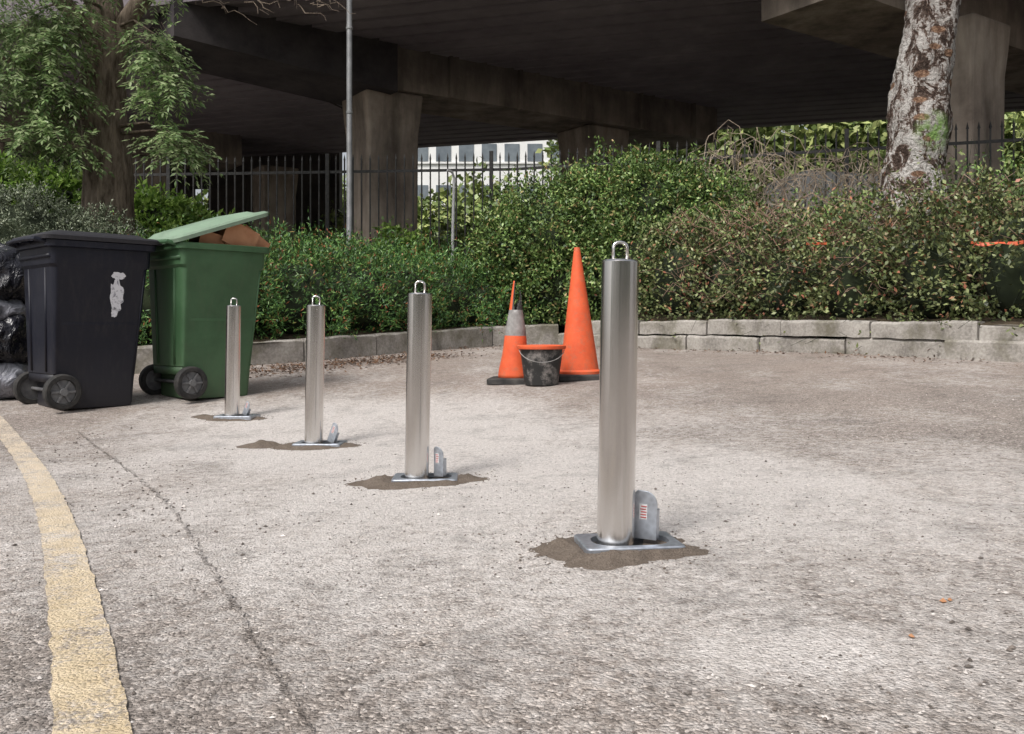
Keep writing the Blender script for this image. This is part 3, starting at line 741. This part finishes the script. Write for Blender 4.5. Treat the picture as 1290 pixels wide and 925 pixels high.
# ---------------------------------------------------------------- lamp posts
MGP=simple("grey_paint_metal",(.17,.175,.18),(.26,.265,.27),6,.5,.2)
e=empty("lamp_post",(-2.12,11.9,0)); b=MB(); zb_=bedz(-2.12,11.9)-.1
b.lathe([(.06,zb_),(.06,zb_+.5),(.038,zb_+.55),(.034,7.0)],seg=20); b.tube([(0,0,6.95),(0,-.1,7.3),(0,-.6,7.5)],.025,10); o=b.obj("pole",MGP,e); autosmooth(o)
b=MB(); b.rloft([(-.12,.12,-1.15,-.55,7.46,.05),(-.13,.13,-1.17,-.53,7.5,.05),(-.09,.09,-1.1,-.58,7.56,.05)]); b.obj("lantern",MGP,e)
b=MB()
for z in (3.3,4.4): b.lathe([(.040,z),(.044,z+.005),(.044,z+.03),(.040,z+.035)],seg=16)
b.obj("bands",MGP,e)
b=MB(); b.tube([(-.93,14.2,.9),(-.92,14.2,2.0),(-.9,14.2,2.85)],[.028,.026,.022],10); b.tube([(-.9,14.2,2.84),(-.93,14.17,2.93),(-1.0,14.12,2.95)],.02,8); b.obj("metal_post",simple("pale_metal",(.4,.4,.4),(.55,.55,.55),5,.5,.3))

# ---------------------------------------------------------------- vegetation
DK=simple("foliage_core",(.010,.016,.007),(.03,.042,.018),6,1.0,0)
HA=leafmat("hedge_leaf",(.038,.078,.022),(.115,.195,.05),(.28,.37,.12),(.32,.23,.10))
HJ=leafmat("juniper_leaf",(.025,.065,.022),(.07,.165,.042),(.18,.31,.075),(.30,.10,.045))
HB=leafmat("shrub_leaf",(.055,.078,.028),(.145,.18,.062),(.29,.32,.15),(.33,.13,.08))
HG=leafmat("grey_hedge_leaf",(.05,.07,.04),(.13,.155,.10),(.24,.27,.18))
BR=leafmat("bright_leaf",(.08,.15,.03),(.17,.29,.05),(.30,.43,.10),None,.4)
FT=leafmat("far_leaf",(.08,.12,.03),(.17,.23,.07),(.34,.38,.14),None,0,.6)
el=[]
for (x,y,t) in [(-3.3,8.3,1.15),(-2.75,8.6,1.2),(-2.2,9.1,1.22),(-1.75,9.7,1.25),(-1.3,10.2,1.25),(-.85,10.9,1.2),(-.4,11.3,1.15),(.1,11.5,1.0)]:
    el.append((x,y,t-.45,.52,.5,.48))
for (x,y,t) in [(-3.4,9.5,1.3),(-2.6,9.9,1.38),(-1.9,10.6,1.42),(-1.1,11.3,1.42),(-.5,12.0,1.3)]:
    el.append((x,y,t-.5,.65,.55,.5))
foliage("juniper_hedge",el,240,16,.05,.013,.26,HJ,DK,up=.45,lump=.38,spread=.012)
foliage("green_shrub",[(-1.55,12.2,1.5,.22,.2,.32),(-1.35,12.3,1.3,.3,.25,.25)],200,10,.07,.04,.2,BR,DK,up=.8,core=.5,rin=.5)
el=[(.05,11.7,1.2,.55,.6,.8),(.45,11.75,1.45,.75,.7,.86),(1.15,11.9,1.58,.75,.75,.95),(1.85,11.75,1.68,.75,.75,.93),(2.45,11.6,1.45,.65,.7,.85),(.8,11.4,.95,.9,.5,.6),(1.7,11.2,1.1,.9,.5,.7),(2.3,11.0,1.05,.6,.6,.7)]
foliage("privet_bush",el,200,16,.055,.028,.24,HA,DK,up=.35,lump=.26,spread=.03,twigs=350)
el=[(1.95,10.3,1.0,.55,.5,.60),(2.5,9.9,.96,.55,.55,.60),(2.85,9.25,.90,.5,.5,.55),(3.3,8.65,.90,.5,.5,.62),(3.75,8.0,.95,.5,.5,.66),(4.2,7.4,.98,.55,.5,.68),(4.7,6.85,1.0,.55,.55,.72),(5.4,6.2,1.0,.7,.6,.7)]
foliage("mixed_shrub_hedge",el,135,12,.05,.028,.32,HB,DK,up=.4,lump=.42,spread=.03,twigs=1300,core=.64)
el=[(3.0,10.9,1.1,.7,.6,.55),(3.8,10.3,1.2,.7,.6,.58),(4.6,9.4,1.2,.65,.6,.6),(5.3,8.8,1.35,.7,.6,.68),(6.1,8.3,1.4,.8,.6,.7),(7.2,7.6,1.4,.9,.7,.8)]
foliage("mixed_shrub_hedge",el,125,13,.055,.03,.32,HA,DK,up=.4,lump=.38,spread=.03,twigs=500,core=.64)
el=[(-7.4,10.2,1.3,1.0,.8,.8),(-6.3,10.2,1.35,.8,.8,.78),(-5.5,10.3,1.28,.75,.75,.78),(-4.75,10.4,1.1,.6,.7,.72)]
foliage("clipped_hedge",el,280,16,.035,.015,.12,HG,DK,up=.3,lump=.05,spread=.015)
foliage("laurel_shrub",[(-7.3,12.9,2.2,.7,.6,.6),(-6.5,12.9,2.15,.6,.5,.5),(-5.3,13.6,1.9,.7,.5,.55),(-4.6,13.3,1.6,.5,.5,.5)],130,10,.11,.05,.2,BR,DK,up=.5,core=.7)
foliage("fence_undergrowth",[(-3.6,13.8,1.3,.9,.5,.45),(-2.4,13.6,1.2,.8,.5,.4),(3.6,13.0,1.6,.8,.5,.55),(4.9,12.4,1.5,.8,.5,.6),(7.4,11.2,1.7,.9,.5,.8)],90,10,.07,.04,.3,HA,DK,up=.4,core=.6)
b=MB(); rr=random.Random(5)
for i in range(560):
    t=rr.random(); x=2.7+2.6*t+rr.uniform(-.2,.2); y=13.2-.9*t-rr.uniform(0,1.3); z=rr.uniform(1.4,3.0)-.45*t
    an=rr.uniform(0,6.28); L=rr.uniform(.3,1.0); dx=math.cos(an)*L; dy=math.sin(an)*L*.4; dz=rr.uniform(-.1,.5)
    pts=[]
    for q in range(7):
        u=q/6; pts.append((x+dx*u+rr.uniform(-.04,.04),y+dy*u,z+dz*math.sin(u*2.6)-.75*u*u*L+rr.uniform(-.04,.04)))
    b.tube(pts,[.0055,.005,.005,.0045,.004,.003,.002],4)
b.obj("dry_climber",simple("dry_stem",(.14,.10,.07),(.46,.38,.29),5,.9))
b=MB(); rr=random.Random(11)
for i in range(620):
    t=rr.random(); x=2.0+3.2*t+rr.uniform(-.3,.3); y=10.2-3.4*t+rr.uniform(-.45,.1); z=rr.uniform(.7,1.65)
    an=rr.uniform(0,6.28); L=rr.uniform(.2,.7); pts=[]
    for q in range(5):
        u=q/4; pts.append((x+math.cos(an)*L*u,y+math.sin(an)*L*u*.5-.1*u,z+rr.uniform(.0,.5)*u*L+.2*u*(1-u)))
    b.tube(pts,[.005,.0045,.004,.003,.002],4)
b.obj("bare_stems",simple("reddish_stem",(.17,.085,.06),(.38,.27,.20),5,.9))
MT=simple("orange_tape",(.65,.10,.04),(.8,.16,.06),6,.5)
vs=[];fs=[]
P=[(3.62,7.32,1.19),(3.70,7.27,1.17),(3.78,7.2,1.18),(3.87,7.12,1.165),(3.95,7.05,1.185),(4.03,6.97,1.165),(4.1,6.9,1.175),(4.4,6.55,1.16),(5.0,6.0,1.15)]
for i,(x,y,z) in enumerate(P):
    hw=.012+.006*math.sin(i*2.3); vs+=[(x,y-.12,z-hw),(x+.004,y-.12+.02*math.sin(i),z+hw)]
    if i: k=2*i; fs.append((k-2,k,k+1,k-1))
k=len(vs); vs+=[(2.78,8.62,1.30),(2.93,8.5,1.29),(2.93,8.5,1.315),(2.78,8.62,1.32)]; fs.append((k,k+1,k+2,k+3))
mesh_obj("barrier_tape",vs,fs,MT)

# trees
def trunk(name,path,rad,mat,parent,sides=40,sub=14,amp=.08,fr=3.0,seed=0):
    pts=[Vector(p) for p in path]; P=[];Rr=[]
    for i in range(len(pts)-1):
        p0=pts[max(i-1,0)];p1=pts[i];p2=pts[i+1];p3=pts[min(i+2,len(pts)-1)]
        for q in range(sub):
            t=q/sub; P.append(.5*((2*p1)+(-p0+p2)*t+(2*p0-5*p1+4*p2-p3)*t*t+(-p0+3*p1-3*p2+p3)*t**3)); Rr.append(rad[i]+(rad[i+1]-rad[i])*t)
    P.append(pts[-1]);Rr.append(rad[-1]); b=MB(); b.tube(P,Rr,sides)
    for i in range(len(P)):
        for j in range(sides):
            v=Vector(b.v[i*sides+j]); d=v-P[i]; n_=noise.noise(Vector((v.x*fr,v.y*fr,v.z*fr*.5))+Vector((seed,0,0)))+.5*abs(noise.noise(v*fr*3.2))
            b.v[i*sides+j]=tuple(P[i]+d*(1+amp*n_*2))
    return b.obj(name,mat,parent,True)
MBARK=NT("flaking_bark")
vv=MBARK.mapping(scale=(1,1,.6)); 
nz=MBARK.noise(6.0,6,.75,vec=vv,dist=.7)
fl=MBARK.ramp(nz,[(.43,(.045,.03,.024)),(.475,(.13,.085,.065)),(.495,(.42,.39,.365)),(.75,(.70,.68,.65))])
fl=MBARK.mix(MBARK.ramp(MBARK.noise(19,6,.8,vec=vv),[(.52,0),(.60,.75)]),fl,(.12,.09,.075))
mps=MBARK.mapping(scale=(1.0,1.0,2.0)); 
sc=MBARK.vor(2.4,vec=mps); fl=MBARK.mix(MBARK.ramp(sc,[(.17,1),(.22,0)]),fl,MBARK.ramp(MBARK.noise(25,4),[(.4,(.13,.07,.045)),(.6,(.32,.20,.13))]))
mz=MBARK.mapping(loc=(-4.50*4,-9.7*1,-2.60*4),scale=(4,1,4)); nn=MBARK.n.new("ShaderNodeVectorMath"); nn.operation='LENGTH'; MBARK.l.new(mz,nn.inputs[0])
gm=MBARK.math('MULTIPLY',MBARK.math('SUBTRACT',1.0,nn.outputs['Value'],clamp=True),MBARK.ramp(MBARK.noise(12,4),[(.4,0),(.55,1.6)]),clamp=True)
fl=MBARK.mix(gm,fl,(.24,.38,.12)); MBARK.set(fl,.9,0,.2); MBARK.bump(MBARK.math('ADD',nz,MBARK.noise(30,4,.6)),1,.05); MBARK=MBARK.mat
te=empty("birch_tree")
trunk("trunk",[(4.30,10.0,.6),(4.34,10.0,1.6),(4.42,10,2.2),(4.48,10,3.1),(4.60,10,4.0),(4.68,10,4.8),(4.75,10,6.0),(4.9,10.1,8),(4.9,10.0,10.5)],[.44,.40,.32,.29,.285,.29,.26,.18,.06],MBARK,te,sides=56,sub=20,amp=.11,fr=4,seed=3)
b=MB()
for (z,dx,dy,L) in [(5.4,-1,-.6,2.2),(6.0,1,-.3,2.4),(6.8,.2,-1,2.2),(7.5,-.8,.5,2),(8.2,.8,.5,1.8),(6.4,-.6,-1,2.3)]:
    b.tube([(4.78,10,z),(4.78+dx*L*.5,10+dy*L*.5,z+.9),(4.78+dx*L,10+dy*L,z+1.2)],[.09,.06,.02],8)
b.obj("limbs",MBARK,te,True)
foliage("crown",[(3.2,9.2,7.6,1.3,1.3,1.0),(6.6,9.6,8.0,1.3,1.3,1.1),(4.9,8.2,8.6,1.4,1.3,1.1),(4.8,10.4,10.2,1.6,1.5,1.3),(3.6,10.6,9.2,1.2,1.2,1.0)],24,12,.10,.06,.5,HA,DK,up=0,core=0,rin=.2,spread=.08,parent=te)

MBK2=NT("brown_bark"); vv=MBK2.mapping(scale=(1,1,.22)); nz=MBK2.noise(14,6,.7,vec=vv)
MBK2.set(MBK2.ramp(nz,[(.35,(.08,.06,.045)),(.65,(.30,.24,.19))]),.95,0,.2); MBK2.bump(nz,1,.04); MBK2=MBK2.mat
te2=empty("ash_tree")
trunk("trunk",[(-5.12,11.6,.5),(-5.12,11.6,1.8),(-5.15,11.6,2.6),(-5.2,11.6,3.5),(-5.15,11.6,4.3),(-5.3,11.7,5.4),(-5.4,11.7,7.5)],[.38,.31,.28,.27,.24,.17,.05],MBK2,te2,amp=.06,seed=1)
trunk("limb",[(-5.12,11.6,3.7),(-4.85,11.5,4.35),(-4.45,11.4,4.8),(-4.0,11.2,5.1),(-3.2,11.0,5.2)],[.16,.12,.09,.06,.02],MBK2,te2,20,8,.06,seed=2)
trunk("limb",[(-5.15,11.6,4.0),(-5.6,11.2,4.6),(-6.3,10.9,5.2),(-7,10.7,5.6)],[.14,.10,.07,.03],MBK2,te2,20,8,.06,seed=4)
trunk("limb",[(-5.15,11.6,3.0),(-5.6,11.1,3.5),(-6.2,10.8,3.8)],[.07,.05,.02],MBK2,te2,12,6,.05,seed=6)
AL=leafmat("ash_leaf",(.11,.19,.07),(.23,.33,.13),(.42,.50,.27),None,.45,1.5)
cl=[]
for (px,py,r,nn_) in [(15,25,.42,95),(60,55,.36,80),(30,105,.42,110),(78,112,.26,45),(60,160,.30,65),(95,185,.16,16),(15,170,.25,25),(90,20,.26,40),(195,70,.24,45),(215,105,.22,40),(190,125,.14,18),(218,178,.24,46),(235,188,.14,16),(190,45,.20,28),(-60,60,.5,70),(-60,140,.45,60),(60,-40,.5,80),(180,-50,.5,60),(260,-70,.4,30),(-40,-30,.5,60)]:
    cl.append(((px-645)/107,10.75,.525+(412-py)/107,r,nn_))
Cs=[];Ds=[];Ns=[];Ls=[];Ws=[]; stems=MB()
for (cx,cy,cz,r,nn_) in cl:
    for i in range(int(nn_*1.45)):
        d=rng.normal(size=3); d/=np.linalg.norm(d); p=np.array([cx,cy,cz])+d*r*rng.random()**.45*np.array([1.1,1.3,.85])
        ax=np.array([d[0]*.7+rng.normal()*.35,d[1]*.7+rng.normal()*.35,-.25+rng.normal()*.3]); ax/=np.linalg.norm(ax)
        L=rng.uniform(.18,.32); side=np.cross(ax,[0,0,1]); side/=np.linalg.norm(side)+1e-9
        k=int(rng.integers(5,8)); 
        mid=p+ax*L*.5+np.array([0,0,-.02]); end=p+ax*L+np.array([0,0,-.09])
        for q in range(k):
            u=(q+.8)/k; pos=p+ax*L*u+np.array([0,0,-.09*u*u])
            for sg in (-1,1):
                Cs.append(pos); Ds.append(side*sg+ax*.55+np.array([0,0,-.35])+rng.normal(size=3)*.15); Ns.append(np.array([0,-.5,1.])+rng.normal(size=3)*.4); Ls.append(rng.uniform(.065,.10)); Ws.append(rng.uniform(.022,.034))
        Cs.append(end);Ds.append(ax+np.array([0,0,-.5]));Ns.append(np.array([0,-.5,1.])+rng.normal(size=3)*.3);Ls.append(.09);Ws.append(.03)
        if i%3==0: stems.tube([tuple(p-ax*.1),tuple(p),tuple(mid),tuple(end)],[.004,.003,.002,.001],3,1,False)
    stems.tube([(cx,cy+.2,cz+r*.3),(cx+(-5.12-cx)*.4,cy+.35,cz+.3),(cx+(-5.12-cx)*.9,cy+.8,cz+.35)],[.008,.015,.03],5,1,False)
Q=leaf_arrays(np.array(Cs),np.array(Ds),np.array(Ns),np.array(Ls),np.array(Ws))
big_mesh("crown",[(Q,0)],[AL,MBK2],stems,te2)
foliage("upper_crown",[(-6,11,7.2,1.8,1.5,1.2),(-4.6,11.2,7.6,1.6,1.5,1.2),(-5.4,11.6,8.8,1.8,1.6,1.2)],25,12,.10,.04,.4,AL,DK,up=-.2,core=0,rin=.2,spread=.08,parent=te2)
b=MB(); rr=random.Random(2)
for i in range(46):
    x=-3.9+rr.uniform(0,1.7); y=11.0; z=4.35+rr.uniform(0,.5); pts=[(x,y,z)]
    for q in range(6): pts.append((pts[-1][0]+rr.uniform(-.02,.12),y,pts[-1][2]-rr.uniform(-.05,.08)))
    b.tube(pts,[.008,.007,.006,.005,.004,.003,.002],4)
b.tube([(-4.0,11.2,5.1),(-3.4,11.0,4.8),(-2.4,11.0,4.5)],[.03,.015,.006],6)
b.obj("twigs",MBK2,te2)

# distant trees
el=[]
for i in range(26):
    x=-46+i*4.0+rng.uniform(-1,1); h=3.7+rng.uniform(-.4,.4)
    if x>5: h=7.3+rng.uniform(-.7,1.0)
    if x<-22: h=5
    el.append((x,42+rng.uniform(-3,3),1+h*.6,3.0,2.4,h*.75))
foliage("added_reflection_trees",el,8,12,.42,.26,.9,FT,simple("far_core",(.03,.045,.015),(.07,.09,.03),1,1),up=.3,core=.85,spread=.25,lump=.3)
el=[(9.5,25,2.2,2,1.4,1.3),(12.5,24,2.4,2,1.4,1.5),(15.5,23,2.6,2.2,1.4,2.0),(6.5,27.8,2.2,1.8,1.4,1.5),(-1.5,27,1.8,1.6,1,1.2),(1.2,27.5,2.0,1.8,1,1.3),(-4.6,28,2.6,1.3,.8,1.3),(-7.6,32,3.6,1.3,1,1.6),(-10.2,33,3.2,1,1,1.6)]
foliage("roadside_shrubs",el,30,12,.2,.11,.5,FT,DK,up=.3,core=.8,spread=.1,lump=.25)
el=[(x,-30+((x*7)%3),3.0,4.4,2.2,2.6+((x*3)%2)) for x in range(-50,51,7)]  # unseen row added behind the camera to give the steel dark reflections
foliage("added_reflection_trees",el,3,12,.55,.35,.9,HA,DK,up=.3,core=.92,spread=.25,lump=.25)

# white van beyond the fence
MV=simple("van_white",(.82,.83,.84),(.86,.86,.87),3,.35); MGLS=simple("dark_glass",(.01,.012,.014),(.02,.022,.025),3,.1)
e=empty("parked_van",(7.1,18.2,1.22),(0,0,R(10))); e.scale=(.8,.9,.98)
b=MB(); prof=[(-2.3,.35),(2.3,.35),(2.35,.9),(2.2,1.15),(1.55,1.3),(.95,2.1),(.7,2.25),(-2.2,2.3),(-2.35,2.1)]
n=len(prof); b.add([(p[0],-.9,p[1]) for p in prof]+[(p[0],.9,p[1]) for p in prof],[tuple(range(n)),tuple(range(n,2*n))[::-1]]+[(i,i+n,(i+1)%n+n,(i+1)%n) for i in range(n)])
bevel(b.obj("body",MV,e),.07,3)
b=MB(); b.add([(1.42,-.91,1.35),(.92,-.91,2.0),(.3,-.91,2.0),(.3,-.91,1.35)],[(0,1,2,3)]); b.add([(1.62,-.75,1.36),(1.62,.75,1.36),(1.08,.75,2.05),(1.08,-.75,2.05)],[(0,1,2,3)]); b.obj("windows",MGLS,e)
b=MB()
for x in (-1.5,1.5):
    for y in (-.85,.85): b.tube([(x,y-.1,.33),(x,y+.1,.33)],.33,20)
b.obj("wheels",MTY,e)

# ---------------------------------------------------------------- world / light / camera
w=bpy.data.worlds.new("World"); scene.world=w; w.use_nodes=True; nt=w.node_tree
bg=nt.nodes['Background']; sky=nt.nodes.new('ShaderNodeTexSky'); sky.sky_type='NISHITA'; sky.sun_disc=False
el_,az=R(52),R(215)
sky.sun_elevation=el_; sky.sun_rotation=az; sky.dust_density=4; sky.air_density=1; sky.ozone_density=1
hs=nt.nodes.new('ShaderNodeHueSaturation'); hs.inputs['Saturation'].default_value=.28
nt.links.new(sky.outputs[0],hs.inputs['Color']); nt.links.new(hs.outputs[0],bg.inputs['Color']); bg.inputs['Strength'].default_value=.15
sd=bpy.data.lights.new("Sun",'SUN'); sd.energy=2.8; sd.angle=R(18); sd.color=(1,.955,.91); so=bpy.data.objects.new("Sun",sd); scene.collection.objects.link(so)
tosun=Vector((math.sin(az)*math.cos(el_),math.cos(az)*math.cos(el_),math.sin(el_)))
so.rotation_euler=tosun.to_track_quat('Z','Y').to_euler(); so.location=(0,0,20)
cam=bpy.data.cameras.new("Camera"); co=bpy.data.objects.new("Camera",cam); scene.collection.objects.link(co)
cam.sensor_width=36; cam.lens=1150/1290*36; cam.shift_y=-50.5/1290; cam.clip_end=2000; cam.clip_start=.02
co.location=(0,0,.525); co.rotation_euler=(R(90),0,0); scene.camera=co
scene.view_settings.view_transform='Standard'; scene.view_settings.look='None'; scene.view_settings.exposure=0
